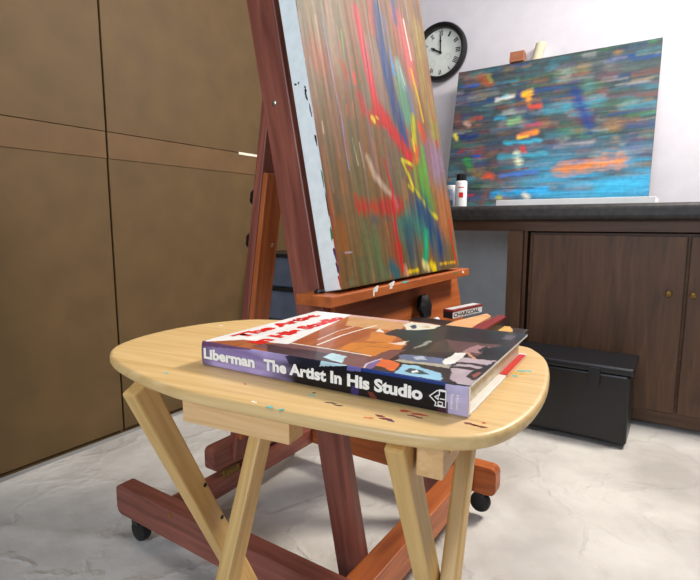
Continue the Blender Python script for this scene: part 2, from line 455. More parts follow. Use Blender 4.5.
lowb = np.clip((S - .28) / .25, 0, 1) * np.clip((.36 - T) / .22, 0, 1) * np.clip(vnoise(S * 7, T * 60, 3) * 1.5, 0, 1)
C = mix(C, lowb * .75, (52, 148, 190))
spec2 = [([(461, 87), (478, 85)], 2.2, (16, 88, 196)), ([(481, 77), (490, 84)], 5, (160, 84, 58)), ([(489, 77), (491, 80)], 3, (150, 160, 70)),
         ([(497, 100), (513, 96)], 2.6, (206, 206, 200)), ([(503, 97), (507, 96)], 2, (130, 190, 205)), ([(523, 95), (531, 92)], 3.6, (238, 182, 40)), ([(528, 96), (529, 104)], 3, (228, 150, 50)),
         ([(531, 107), (540, 106)], 3, (222, 72, 48)), ([(471, 120), (481, 118)], 2.6, (186, 62, 50)), ([(496, 119), (504, 118)], 3, (56, 150, 186)),
         ([(509, 122), (518, 120)], 4, (124, 172, 118)), ([(519, 136), (536, 132)], 3, (242, 138, 44)), ([(519, 138), (528, 136)], 2, (226, 186, 60)), ([(459, 137), (464, 137)], 4, (28, 48, 108)),
         ([(469, 138), (475, 136)], 4, (32, 52, 112)), ([(455, 135), (457, 140)], 2.2, (222, 206, 60)), ([(466, 124), (469, 125)], 3, (190, 150, 140)),
         ([(473, 156), (480, 156)], 1.8, (18, 84, 190)), ([(467, 160), (470, 168)], 4, (52, 142, 72)), ([(486, 176), (491, 176)], 4.2, (206, 84, 50)),
         ([(494, 194), (545, 190)], 4.5, (40, 152, 210)), ([(502, 176), (536, 172)], 3, (70, 108, 186)), ([(500, 172), (528, 168)], 1.2, (112, 60, 72)),
         ([(517, 154), (519, 164)], 4.5, (204, 208, 178)), ([(522, 148), (525, 153)], 2.6, (190, 60, 60)), ([(500, 157), (545, 154)], 3.4, (60, 150, 176)),
         ([(469, 189), (534, 188)], .8, (44, 36, 54)), ([(466, 195), (473, 195)], 1, (200, 50, 60)), ([(480, 205), (487, 192)], 4, (110, 80, 84)),
         ([(459, 153), (464, 149)], 2.4, (130, 60, 70)), ([(505, 143), (540, 141)], 2.6, (60, 156, 186)), ([(500, 108), (540, 100)], 2.4, (124, 84, 66)),
         ([(520, 92), (519, 98)], 3, (44, 52, 120)), ([(526, 113), (532, 122)], 4, (50, 72, 96)), ([(524, 126), (540, 124)], 2.4, (150, 64, 90)), ([(498, 197), (500, 198)], 3, (170, 180, 60)), ([(524, 194), (528, 198)], 3, (206, 200, 180)),
         ([(548, 110), (600, 100)], 6, (60, 130, 150)), ([(560, 170), (620, 160)], 7, (200, 120, 60)), ([(575, 90), (590, 130)], 6, (36, 60, 120)), ([(600, 190), (660, 180)], 7, (50, 150, 190))]
PXS2 = .0058
for k, (pp, w, col) in enumerate(spec2):
    C = stroke(C, S, T, [st(*q) for q in pp], w * PXS2 * 1.15, col, .9, (30, 110), k + 5, 1.)
C *= (.95 + .5 * vnoise(S * 6, T * 150, 31))[..., None]
C *= (.9 + .2 * vnoise(S * 90, T * 90, 32))[..., None]
bmp = .0015 * vnoise(S * 25, T * 160, 33)
link('paint_layer', grid_mesh(lambda a, b_: P2O + Nax * (a * P2W) + P2U * (b_ * P2H), nu, nv, C, bmp, P2N), 'oil_paint', p2)

def p2pix(x, y): return pix(x, y, P2O - P2N * .02, P2N)
te = root('table_easel', EN(2.8, -.62, .905), 'small wooden easel whose clamp block grips the blue painting', 'easel')
pb = p2pix(517.5, 66)
mastx = (pb - P2O).dot(Nax)
bar('mast', P2O + Nax * mastx + P2U * (P2H / 2 + .02) - P2N * .034, P2U, Nax, P2N, (P2H + .02, .04, .022), 'block_wood', te)
bar('clamp_block', P2O + Nax * mastx + P2U * (P2H + .030) - P2N * .012, P2U, Nax, P2N, (.056, .075, .05), 'block_wood', te)
cp = link('paper_roll', lathe(EN(2.9195, -.925, .9065), Eax, Nax, (Zax * .96 + Nax * .24).normalized(), [(.024, 0), (.026, .01), (.026, .90), (.021, .901), (.021, .80)], 24, caps=False), 'cream_paper')
tag(cp, 'cream paper roll standing behind the blue painting and clamp block', 'paper roll')

# on the counter
bo = EN(2.40, -.930, .905)
bt = root('paint_bottle', bo, 'white bottle with black cap and red square on the counter', 'bottle')
link('bottle_body', lathe(bo, Nax, Eax, Zax, [(.026, 0), (.029, .003), (.029, .118), (.027, .124), (.023, .127), (.022, .128)], 28), 'bottle_white', bt)
link('cap', lathe(bo + Zax * .1275, Nax, Eax, Zax, [(.0245, 0), (.025, .003), (.0245, .030), (.021, .033)], 24), 'black_plastic', bt)
a0 = -Eax
def label_patch(base, r, z0, z1, half, name, mat, parent, shift=0.):
    vs = []; k = 8
    view = (V(0, 0, 0) - V(base.x, base.y, 0)).normalized(); side = V(-view.y, view.x, 0)
    for z in (z0, z1):
        for i in range(k + 1):
            a = shift - half + 2 * half * i / k
            vs.append(base + (view * math.cos(a) + side * math.sin(a)) * r + Zax * z)
    fs = [(i, i + 1, k + 2 + i, k + 1 + i) for i in range(k)]
    return link(name, poly_mesh(vs, fs), mat, parent)
label_patch(bo, .0294, .045, .070, .36, 'red_mark', 'print_red', bt)
label_patch(bo, .0294, .092, .096, .5, 'red_line', 'print_red', bt)
bo2 = EN(2.46, -1.005, .905)
b2 = root('jar', bo2, 'pale blue grey jar with white lid beside the bottle', 'jar')
link('jar_body', lathe(bo2, Nax, Eax, Zax, [(.026, 0), (.028, .004), (.028, .085), (.024, .092)], 28), 'bottle_blue', b2)
link('lid', lathe(bo2 + Zax * .092, Nax, Eax, Zax, [(.026, 0), (.026, .018), (.024, .02)], 28), 'bottle_white', b2)
label_patch(bo2, .0284, .01, .035, .5, 'blue_mark', 'bin_blue', b2, -.2)
wbd = enbox('foam_board', 2.34, 2.64, -.735, -.10, .905, .931, 'white_paint', bevel=.001)
tag(wbd, 'thick white foam board lying on the counter before the blue painting', 'board')

# black crate before the cabinet
cr = root('storage_crate', EN(2.15, -.35, 0), 'black plastic crate on the floor before the brown cabinet', 'crate')
enbox('crate_body', 2.04, 2.27, -.58, -.12, .0, .27, 'black_plastic', cr, bevel=.012, seg=3)
enbox('crate_lid', 2.03, 2.28, -.59, -.11, .27, .30, 'bin_lid', cr, bevel=.008, seg=3)
for k in range(2): enbox('latch', 2.022, 2.032, -.46 + k * .2, -.42 + k * .2, .22, .29, 'bin_lid', cr, bevel=.002)

# plastic drawers behind the easel
dt = root('drawer_tower', EN(2.1, -1.62, 0), 'dark blue plastic drawer tower with black rims against the brown hardboard wall', 'drawers')
for k in range(4):
    z0 = .008 + k * .1675
    d_ = enbox('drawer', 1.86, 2.50, -1.82, -1.43, z0, z0 + .15, 'bin_blue', dt, bevel=.012, seg=3)
    enbox('handle', 2.05, 2.31, -1.431, -1.416, z0 + .10, z0 + .12, 'bin_lid', d_, bevel=.004)
    enbox('shelf_rim', 1.848, 2.512, -1.83, -1.42, z0 + .15, z0 + .1675, 'bin_lid', dt, bevel=.004)

# ------------------------------------------------------------------ the easel
LEAN = math.atan(.19)
LT = (Zax * math.cos(LEAN) - Nax * math.sin(LEAN))          # up along the posts
LF = (Nax * math.cos(LEAN) + Zax * math.sin(LEAN))          # out of the painting
es = root('studio_easel', EN(1.02, -.75, 0), 'large reddish brown wooden studio easel on casters holding a tall abstract painting', 'easel')
def lbar(name, e0, e1, nfront, nback, z0, z1, mat, **kw):
    """leaning bar; nfront / nback are n at height .15"""
    nm = (nfront + nback) / 2; zm = (z0 + z1) / 2
    return bar(name, EN((e0 + e1) / 2, nm - (zm - .15) * .19, zm), LT, Eax, LF, ((z1 - z0) / math.cos(LEAN), e1 - e0, (nfront - nback) * math.cos(LEAN)), mat, es, **kw)
posts = [lbar('post', .80, .824, -.500, -.572, .07, 1.78, 'mahogany', bevel=.003), lbar('post', 1.226, 1.25, -.500, -.572, .07, 1.78, 'mahogany', bevel=.003)]
for e0, e1 in ((.693, .735), (1.315, 1.357)):
    enbox('foot', e0, e1, -1.20, -.384, .064, .145, 'mahogany' if e0 < 1 else 'mahogany_orange', es, bevel=.018, seg=3, bevel_axis=0)
enbox('front_crossbar', .735, 1.315, -.498, -.445, .070, .145, 'mahogany_orange', es, bevel=.003)
enbox('rear_crossbar', .735, 1.315, -1.068, -1.026, .064, .118, 'mahogany', es, bevel=.003)
enbox('sliding_brace', .885, 1.20, -1.076, -1.036, .136, .203, 'mahogany', es, bevel=.014, seg=3, bevel_axis=1)
br = enbox('brass_latch', .905, .97, -1.036, -1.024, .112, .134, 'brass_dark', es, bevel=.004)
for e_, n_ in ((.714, -1.13), (.714, -.45), (1.336, -1.13), (1.336, -.432)):
    c = EN(e_, n_, .029)
    w_ = link('caster', lathe(c - Eax * .014, Nax, Zax, Eax, [(.02, 0), (.027, .003), (.029, .008), (.029, .020), (.027, .025), (.02, .028)], 24), 'black_rubber', es)
    enbox('fork', e_ - .019, e_ + .019, n_ - .014, n_ + .014, .050, .066, 'black_plastic', w_, bevel=.003)
# screws and bolts
def screw(c, N, r, name='screw', mat='brass'):
    X = N.orthogonal().normalized(); Y = N.cross(X)
    return link(name, lathe(c, X, Y, N, [(r, -.001), (r, .001), (r * .6, .0022), (r * .2, .0025)], 14), mat, es)
screw(pix(274, 103, EN(.80, 0, 0), Eax), -Eax, .006, mat='steel')
screw(pix(170, 515, EN(.693, 0, 0), Eax), -Eax, .006)
# rear strut: outer red layer and inner orange layer
SB, ST_ = V(0, -1.040, .17), V(0, -.795, 1.62)
sd = (Zax * (ST_.z - SB.z) + Nax * (ST_.y - SB.y)).normalized(); sn = Nax * sd.z - Zax * sd.dot(Nax); sn.normalize()
def strut(name, e0, e1, off, thk, z0, z1, mat):
    f = lambda z: SB.y + (ST_.y - SB.y) * (z - SB.z) / (ST_.z - SB.z)
    zm = (z0 + z1) / 2
    return bar(name, EN((e0 + e1) / 2, f(zm), zm) + sn * off, sd, Eax, sn, ((z1 - z0) / sd.z, e1 - e0, thk), mat, es, bevel=.003)
strut('strut', .952, 1.022, .0, .026, .15, 1.62, 'mahogany')
strut('sliding_strut', .954, 1.020, .021, .016, .22, .955, 'mahogany_orange')
f = lambda z: SB.y + (ST_.y - SB.y) * (z - SB.z) / (ST_.z - SB.z)
for z in (.888, .775):
    link('clamp_knob', lathe(EN(.987, f(z), z) - sn * .012, Eax, sd, -sn, [(.008, 0), (.008, .006), (.024, .008), (.026, .016), (.022, .024), (.008, .026)], 28, 5, .08), 'black_plastic', es)
screw(pix(272, 245, EN(.987, f(.78), .78) + sn * .029, sn), sn, .005, mat='steel')
lbar('crosspiece', .824, 1.226, -.515, -.557, 1.55, 1.64, 'mahogany')
lbar('crosspiece', .824, 1.226, -.515, -.557, .50, .58, 'mahogany')
bar('hinge_block', EN(.987, -.80, 1.60), Eax, LF, LT, (.09, .06, .07), 'mahogany', es)
# tray, panel, knobs
TRZ = .690
tray = enbox('canvas_ledge', .742, 1.458, -.617, -.532, TRZ - .021, TRZ, 'mahogany_orange', es, bevel=.002)
for k, (x, y, rx, ry, mt) in enumerate([(376, 289, .012, .005, 'paint_white'), (392, 284, .010, .006, 'paint_white'), (374, 292, .004, .008, 'paint_white'), (391, 287, .005, .006, 'paint_white'),
                                        (455, 273, .010, .003, 'paint_green'), (463, 272, .008, .003, 'paint_white'), (420, 279, .012, .003, 'paint_orange'), (405, 282, .014, .003, 'paint_teal')]):
    splat('paint_stain', pix(x, y, EN(0, -.532, 0), Nax), Eax, Zax, Nax, rx, min(ry, .008), mt, tray, k)
link('ledge_bolt', lathe(EN(.775, -.585, TRZ), Eax, Nax, Zax, [(.010, 0), (.010, .004), (.007, .007)], 16), 'black_plastic', tray)
pe1 = pix(458.5, 290, EN(0, -.580, 0), Nax).dot(Eax)
lbar('lower_panel', .826, pe1, -.490, -.506, .47, TRZ - .021, 'mahogany_orange', bevel=.002)
kc = pix(420.5, 307, EN(0, -.57, 0), Nax)
link('star_knob', lathe(kc - LF * .004, Eax, LT, LF, [(.010, 0), (.010, .006), (.030, .008), (.033, .015), (.032, .022), (.020, .027), (.006, .028)], 48, 6, .07), 'black_plastic', es)
kc = pix(437, 321, EN(0, -.545, 0), Nax)
link('small_knob', lathe(kc - LF * .02, Eax, LT, LF, [(.004, 0), (.004, .012), (.010, .014), (.011, .022), (.007, .027)], 20), 'bottle_white', es)
# shelf that carries the drawing things
enbox('brush_shelf', .80, 1.17, -.566, -.28, .569, .583, 'box_dark', es, bevel=.002)

# ------------------------------------------------------------------ drawing things on the easel shelf
def onz(x, y, z): return pix(x, y, V(0, 0, z), Zax)
ws = link('drawing_board', prism([onz(x, y, .612) for x, y in ((433, 330), (455, 321), (487, 313.5), (491, 316), (466, 331))], .584, .612), 'peach_wood')
tag(ws, 'pale wooden drawing board on the easel shelf below the printed box', 'board')
rb = root('red_case', onz(490, 324, .584), 'flat dark case with red lid on the easel shelf', 'case')
rpts = [onz(x, y, .618) for x, y in ((468, 331.5), (478, 324.5), (500.5, 314.8), (506, 316.8), (482, 331))]
cen = sum(rpts, V(0, 0, 0)) / len(rpts)
link('case_body', prism([cen + (p - cen) * .96 for p in rpts], .584, .615), 'box_dark', rb)
link('lid', prism(rpts, .615, .619), 'box_red', rb)
yb = link('wood_offcut', prism([onz(x, y, .598) for x, y in ((496, 330), (503, 326), (510, 326.5), (513, 330), (508, 335), (493, 334))], .584, .598), 'yellow_wood')
tag(yb, 'small yellow wooden offcut beside the red lidded case', 'wood block')
q0, q1 = onz(452.5, 319, .613), onz(482, 312.2, .613)
bx = (q1 - q0).normalized(); by = V(-bx.y, bx.x, 0); bl = (q1 - q0).length
cx = root('charcoal_box', (q0 + q1) / 2, 'small red and white printed box with black lettering on the pale drawing board', 'box')
bar('box_body', (q0 + q1) / 2 + by * .012 + Zax * .0075, bx, by, Zax, (bl, .024, .015), 'bottle_white', cx, bevel=.0008)
bar('box_lid', (q0 + q1) / 2 + by * .012 + Zax * .0175, bx, by, Zax, (bl + .002, .026, .005), 'box_red', cx, bevel=.0008)
bar('side_band', q0 - bx * .0006 + by * .012 + Zax * .0075, by, bx, Zax, (.0245, .0016, .0148), 'box_dark', cx, bevel=0)
bar('top_label', (q0 + q1) / 2 + by * .014 + Zax * .0201, bx, by, Zax, (bl * .94, .018, .0006), 'box_grey', cx, bevel=0)
text('lettering', 'CHARCOAL', q0 + bx * .004 + Zax * .003, bx, Zax, -by, 'print_black', cx, width=bl * .86, height=.009, bold=.03)

# ------------------------------------------------------------------ the tall painting
P1W, P1H, P1T = .613, .915, .040
P1O = EN(.787, -.541, .6985)                               # front lower left corner
p1 = root('canvas_painting', EN(1.08, -.56, .69), 'tall abstract canvas with red and blue streaks on the big easel', 'painting')
side = bar('stretched_canvas', P1O + Eax * (P1W / 2) + LT * (P1H / 2) - LF * (P1T / 2 + .0006), Eax, LT, LF, (P1W, P1H, P1T), 'canvas_white', p1, bevel=.002)
nu, nv = 230, 340
S, T = np.meshgrid(np.linspace(0, P1W, nu), np.linspace(0, P1H, nv))
st = lambda x, y: ((lambda p: ((p - P1O).dot(Eax), (p - P1O).dot(LT)))(pix(x, y, P1O, LF)))
C = np.zeros(S.shape + (3,)); C[:] = lin((112, 90, 62))
n_a = vnoise(S * 40, T * 3, 71); n_b = vnoise(S * 14, T * 2.2, 72); n_c = vnoise(S * 8, T * 5, 73)
C = mix(C, np.clip(n_a * 1.4 - .4, 0, 1) * .55, (116, 104, 74)); C = mix(C, np.clip(n_b * 1.6 - .7, 0, 1) * .6, (158, 112, 90))
C = mix(C, np.clip(n_c * 1.8 - 1., 0, 1) * .5, (108, 112, 84)); C = mix(C, np.clip(vnoise(S * 60, T * 4, 74) * 2 - 1.3, 0, 1) * .5, (190, 170, 150))
up = np.clip((T - .42) / .3, 0, 1) * np.clip((S - .2) / .2, 0, 1)
C = mix(C, up * .5 * vnoise(S * 20, T * 3, 75), (170, 120, 120))
rng = np.random.default_rng(23)
palU = [(150, 98, 80), (120, 92, 66), (150, 130, 120), (166, 96, 90), (100, 96, 92), (176, 150, 140), (110, 84, 60), (140, 112, 130), (178, 112, 72)]
palL = [(112, 98, 62), (122, 98, 64), (92, 96, 66), (138, 104, 72), (116, 92, 66), (96, 104, 86), (162, 122, 92), (84, 76, 52), (110, 120, 100)]
for k in range(330):
    x, y = rng.uniform(0, P1W), rng.uniform(0, P1H); ln = rng.uniform(.03, .3)
    pl = palU if y > .36 + rng.uniform(-.1, .1) else palL
    C = stroke(C, S, T, [(x, y), (x + rng.uniform(-.012, .012), y - ln)], rng.uniform(.002, .016), pl[rng.integers(9)], rng.uniform(.25, .7), (150, 9), k, 1.)
# strokes read off the painting: points, width in mm, colour, opacity
ST1 = [
 ([(310, 54), (324, 60)], 30, (168, 84, 66), .5), ([(330, 42), (338, 70)], 14, (150, 140, 120), .5), ([(368, 46), (374, 80)], 26, (150, 120, 120), .5),
 ([(417, 30), (424, 80), (436, 135)], 26, (166, 152, 104), .7), ([(438, 160), (436, 172)], 34, (154, 140, 164), .75), ([(428, 148), (433, 158)], 30, (160, 130, 156), .6),
 ([(443, 204), (444, 222)], 34, (186, 116, 78), .7), ([(339, 225), (342, 245)], 16, (166, 106, 62), .7), ([(375, 248), (378, 264)], 26, (98, 112, 78), .7),
 ([(404, 222), (428, 230)], 30, (64, 122, 112), .85), ([(410, 232), (412, 256)], 24, (48, 80, 96), .8), ([(398, 20), (404, 42), (412, 78)], 24, (204, 118, 120), .85),
 ([(400, 80), (406, 114)], 24, (98, 150, 130), .9), ([(398, 66), (404, 84)], 16, (150, 176, 176), .8), ([(408, 90), (413, 112)], 10, (130, 140, 180), .7),
 ([(376, 10), (381, 42), (389, 83), (396, 112), (404, 140)], 21.9, (34, 66, 120), 1), ([(383, 16), (387, 40), (394, 74)], 6, (96, 158, 222), .95),
 ([(355, 10), (361, 40), (371, 83), (379, 114)], 13, (212, 46, 86), 1), ([(379, 112), (392, 130), (411, 160)], 20, (200, 44, 56), 1), ([(371, 118), (384, 120), (395, 135)], 14, (196, 60, 56), .8),
 ([(360, 96), (364, 110)], 13, (190, 62, 60), .9), ([(403, 20), (407, 40), (411, 60)], 5, (245, 236, 232), .95), ([(399, 66), (405, 85)], 3, (240, 240, 240), .9),
 ([(411, 70), (418, 98), (423, 121)], 7, (222, 196, 70), .95), ([(421, 127), (424, 138)], 13, (222, 100, 48), .95), ([(413, 118), (414, 142)], 11, (194, 192, 62), .9),
 ([(416, 148), (417, 160)], 11, (226, 120, 44), .95), ([(412, 140), (414, 150)], 8, (226, 190, 60), .9), ([(403, 160), (412, 165)], 6, (222, 214, 70), .9),
 ([(372, 118), (374, 121)], 7, (236, 222, 60), 1), ([(376, 117), (378, 119)], 5, (236, 222, 60), 1),
 ([(322, 18), (326, 40), (336, 94), (341, 116), (345, 146), (349, 170)], 3.2, (178, 170, 206), .95), ([(324.5, 40), (334.5, 94), (340, 118)], 2, (54, 44, 48), .9), ([(343, 124), (349, 166)], 2.4, (70, 150, 190), .8),
 ([(341, 30), (345, 66)], 4, (130, 186, 92), .9), ([(353.5, 74), (354.8, 83)], 6, (228, 84, 36), 1), ([(343, 66), (346, 76)], 12, (176, 84, 50), .8), ([(336, 58), (337, 62)], 4, (220, 120, 50), .9),
 ([(346, 105), (347, 115)], 4, (214, 118, 56), .9), ([(352, 102), (354, 118)], 4, (214, 122, 60), .9), ([(377, 122), (385, 150), (391, 168)], 3.5, (196, 92, 50), .9),
 ([(421, 60), (430, 105), (438, 150)], 4, (198, 64, 64), .9), ([(433, 124), (435, 138)], 8, (140, 160, 80), .8), ([(436, 142), (437, 146)], 8, (206, 76, 70), .9),
 ([(322, 122), (323.5, 133)], 4, (214, 204, 180), .8), ([(352, 138), (358, 165)], 3, (216, 206, 190), .8), ([(359, 143), (364, 168)], 4.5, (220, 210, 200), .85),
 ([(422, 150), (425, 172)], 11, (92, 150, 76), .9), ([(382, 143), (384, 160)], 4, (70, 110, 70), .8), ([(389, 150), (391, 166)], 4, (60, 110, 190), .8),
 ([(316, 99), (318.5, 104)], 4, (70, 110, 60), .8), ([(367, 158), (375, 177), (390, 194), (397, 206)], 9, (216, 196, 180), .75),
 ([(355, 195), (358, 210)], 8, (206, 58, 48), .9), ([(360, 206), (380, 208), (400, 205)], 17, (190, 62, 52), .75), ([(384, 160), (392, 191), (395, 223), (403, 270)], 6.5, (192, 48, 54), .9),
 ([(390, 165), (398, 207)], 3.2, (96, 126, 206), .9), ([(393, 225), (397, 262)], 12, (186, 66, 60), .6),
 ([(421, 172), (426, 204)], 28, (100, 164, 78), .9), ([(402, 160), (413, 187), (431, 213), (437, 218)], 8, (228, 214, 64), .9), ([(409, 186), (412, 190)], 8, (228, 214, 64), .8), ([(412, 164), (416, 206)], 3, (70, 80, 60), .7),
 ([(421, 208), (431, 223), (438, 244)], 32, (28, 68, 112), .95), ([(427, 233), (425, 260)], 12, (38, 162, 122), .95),
 ([(431, 265), (434, 268)], 11, (244, 216, 34), 1), ([(424, 264), (428, 268)], 11, (240, 226, 176), .95), ([(404, 268), (406, 274)], 10, (240, 190, 170), .95), ([(409, 272), (418, 270)], 6, (236, 206, 50), .95), ([(440, 264), (455, 262)], 5, (236, 190, 110), .85),
 ([(351, 167), (358, 218), (364, 248), (369, 268)], 4, (54, 88, 52), .9), ([(384, 160), (389, 190)], 3, (60, 96, 60), .8),
 ([(392, 266), (396, 274)], 15, (46, 108, 122), .85), ([(374, 219), (377, 221)], 9, (86, 82, 86), .8), ([(384, 217), (388, 219)], 9, (90, 84, 84), .8),
 ([(449, 220), (452, 244), (456, 262)], 6, (220, 40, 52), .95), ([(444, 170), (446, 200)], 4, (150, 150, 200), .7), ([(399, 246), (403, 270)], 9, (196, 70, 66), .8),
 ([(345, 253), (352, 252)], 2.5, (200, 196, 214), .9), ([(382, 270), (388, 276)], 12, (110, 120, 96), .7), ([(360, 262), (364, 278)], 12, (96, 110, 80), .6),
 ([(328, 190), (341, 288)], 3, (198, 70, 50), .6), ([(303, 44), (322, 160)], 3, (150, 70, 60), .7), ([(350, 0), (352, 38)], 14, (150, 100, 80), .6), ([(318, 0), (326, 30)], 16, (120, 110, 90), .6), ([(390, -20), (395, 20)], 12, (60, 90, 140), .7), ([(366, -30), (372, 30)], 14, (190, 90, 80), .6)]
for k, (pp, w, col, al) in enumerate(ST1):
    C = stroke(C, S, T, [st(*q) for q in pp], w * .001 * (.7 if w < 5 else 1.1 if w < 9 else 1.6 if w < 22 else 1.9), col, al, (110, 12), k + 3, .8)
C *= (.62 + .5 * vnoise(S * 150, T * 6, 81))[..., None]
C *= (.92 + .16 * vnoise(S * 110, T * 110, 82))[..., None]
lum = C.mean(-1, keepdims=True); C = np.clip(lum + (C - lum) * 1.45, 0, 1) * .64
bmp = .0012 * vnoise(S * 130, T * 10, 83)
bmp[:, 0] = bmp[:, -1] = 0; bmp[0] = bmp[-1] = 0
link('paint_layer', grid_mesh(lambda a, b_: P1O + Eax * (a * P1W) + LT * (b_ * P1H), nu, nv, C, bmp, LF), 'oil_paint', p1)
# specks and ragged paint along the white side
def onside(x, y): return pix(x, y, P1O, Eax)
for k, (x, y, rx, ry, mt) in enumerate([(295.5, 84.5, .003, .002, 'paint_black'), (298.5, 83, .002, .002, 'paint_black'), (305.5, 91.5, .0022, .007, 'paint_black'), (306.5, 97, .0022, .006, 'paint_black'), (305, 87, .002, .002, 'paint_black'),
                                        (310.5, 110, .0016, .012, 'paint_purple'), (316, 140, .0016, .014, 'paint_black'), (322.5, 178, .0016, .014, 'paint_green'), (327.5, 206, .0018, .02, 'paint_maroon'),
                                        (331.5, 234, .0022, .016, 'paint_green'), (335, 254, .0024, .014, 'paint_purple'), (337.5, 268, .0024, .012, 'paint_purple'), (339.5, 281, .0024, .01, 'paint_red')]):
    splat('paint_speck', onside(x, y), LF, LT, -Eax, rx, ry, mt, side, 30 + k)

# ------------------------------------------------------------------ the tray table
tt = root('tray_table', TB(0, 0, 0), 'pale wooden folding tray table stained with paint', 'table')
CP = [(-.2, -.132), (-.13, -.158), (-.085, -.169), (-.039, -.176), (.077, -.179), (.18, -.176), (.226, -.165), (.254, -.137), (.272, -.079), (.278, 0), (.272, .085), (.255, .14), (.225, .168),
      (.12, .182), (0, .186), (-.12, .182), (-.185, .172), (-.225, .152), (-.262, .1), (-.281, .04), (-.283, -.02), (-.268, -.075), (-.24, -.108)]
out = []
n_ = len(CP)
for i in range(n_):
    p0, p1_, p2_, p3 = [np.array(CP[(i + k) % n_]) for k in (-1, 0, 1, 2)]
    for s in np.linspace(0, 1, 6, endpoint=False):
        out.append(.5 * ((2 * p1_) + (-p0 + p2_) * s + (2 * p0 - 5 * p1_ + 4 * p2_ - p3) * s * s + (-p0 + 3 * p1_ - 3 * p2_ + p3) * s ** 3))
out = np.array(out); M_ = len(out)
tn = np.roll(out, -1, 0) - np.roll(out, 1, 0); tn /= np.linalg.norm(tn, axis=1)[:, None]; nrm = np.stack([tn[:, 1], -tn[:, 0]], 1)
rings = [(-.012, .646), (-.005, .6462), (-.0015, .648), (0, .651), (0, .6555), (-.0008, .6582), (-.0028, .6597), (-.006, .66), (-.02, .66)]
vs, loc = [], []
for off, z in rings:
    for k in range(M_):
        p = out[k] + nrm[k] * off; vs.append(TB(float(p[0]), float(p[1]), z)); loc.append((p[0], p[1], z))
fs = [(k * M_ + i, k * M_ + (i + 1) % M_, (k + 1) * M_ + (i + 1) % M_, (k + 1) * M_ + i) for k in range(len(rings) - 1) for i in range(M_)]
fs += [tuple(reversed(range(M_))), tuple(range((len(rings) - 1) * M_, len(rings) * M_))]
me = bpy.data.meshes.new('top'); me.from_pydata([tuple(v) for v in vs], [], fs); grain_attr(me, loc); fix_normals(me); me.shade_smooth()
top = link('table_top', me, 'birch', tt)
ST2 = [(166, 373, .003, .002, 'paint_teal'), (270, 407, .0036, .0022, 'paint_teal'), (281, 409.5, .0025, .002, 'paint_teal'), (254, 402, .003, .0012, 'paint_white'), (245, 384, .002, .0014, 'paint_red'), (311, 395.5, .004, .0014, 'paint_teal'),
       (331, 403, .005, .0013, 'paint_black'), (338, 405.5, .004, .0013, 'paint_black'), (314, 393, .002, .001, 'paint_black'), (380, 416, .005, .0016, 'paint_maroon'), (386, 419, .006, .0018, 'paint_maroon'), (391, 421, .003, .0014, 'paint_purple'), (369, 418, .004, .0018, 'paint_orange'),
       (413, 416, .004, .0014, 'paint_maroon'), (420, 418, .003, .001, 'paint_maroon'), (470, 424, .005, .0022, 'paint_maroon'), (480, 426.5, .005, .002, 'paint_maroon'), (484, 423, .002, .0012, 'paint_red'), (405, 411, .006, .0022, 'paint_red'), (419, 414.5, .006, .0022, 'paint_red'),
       (516, 373, .006, .004, 'paint_yellow'), (524, 374, .003, .003, 'paint_yellow'), (522, 371, .004, .004, 'paint_teal'), (529, 371, .003, .003, 'paint_teal'), (515, 376, .003, .003, 'paint_teal'), (221, 325.5, .003, .003, 'paint_white'), (505, 378, .003, .003, 'paint_yellow'), (338, 391, .003, .001, 'paint_maroon')]
for k, (x, y, rx, ry, mt) in enumerate(ST2):
    splat('paint_stain', onz(x, y, TTOP), TU, TW, Zax, rx, ry, mt, top, 60 + k, .0002)
# legs: two crossed frames, each with a stretcher
def leg_pt(u, w0, k, z): return TB(u, w0 + (.64 - z) * k, z)
def leg(u0, u1, w0, k, ztop):
    a, b_ = leg_pt((u0 + u1) / 2, w0, k, ztop), leg_pt((u0 + u1) / 2, w0, k, .006)
    d = (a - b_).normalized(); nn_ = TU.cross(d).normalized()
    o = bar('leg', (a + b_) / 2, d, TU, nn_, ((a - b_).length, u1 - u0, .031), 'birch_leg', tt, bevel=.003)
    return o
FA, FB = (-.144, .49), (.076, -.47)
legs = [leg(-.162, -.141, FA[0], FA[1], .640), leg(.1585, .178, FA[0], FA[1], .640), leg(-.112, -.091, FB[0], FB[1], .645), leg(.179, .198, FB[0], FB[1], .645)]
for (u0, u1, (w0, k)) in ((-.141, .157, FA), (-.093, .181, FB)):
    p = leg_pt((u0 + u1) / 2, w0, k, .10)
    bar('stretcher', p, TU, TW, Zax, (u1 - u0, .018, .03), 'birch_leg', tt)
# cleats under the top
def tbox(name, u0, u1, w0, w1, z0, z1, mat, **kw):
    return bar(name, TB((u0 + u1) / 2, (w0 + w1) / 2, (z0 + z1) / 2), TU, TW, Zax, (u1 - u0, w1 - w0, z1 - z0), mat, tt, **kw)
tbox('cleat', -.064, .067, -.163, -.138, .620, .646, 'pine_block', bevel=.001)
cl = tbox('cleat', .181, .206, -.135, -.075, .603, .646, 'pine_block', bevel=.002)
tbox('cleat', -.15, .19, .125, .150, .622, .646, 'pine_block', bevel=.001)
link('screw', lathe(TB(.206, -.112, .626), TW, Zax, TU, [(.006, -.001), (.006, .001), (.003, .002)], 14), 'brass', cl)
for l_ in legs[:1]:
    for (x, y) in ((205, 485), (222, 517)):
        screw_c = pix(x, y, TB(-.141, 0, 0), TU)
        link('nail', lathe(screw_c, TW, Zax, TU, [(.003, -.001), (.003, .001), (.001, .0014)], 10), 'black_rubber', l_)

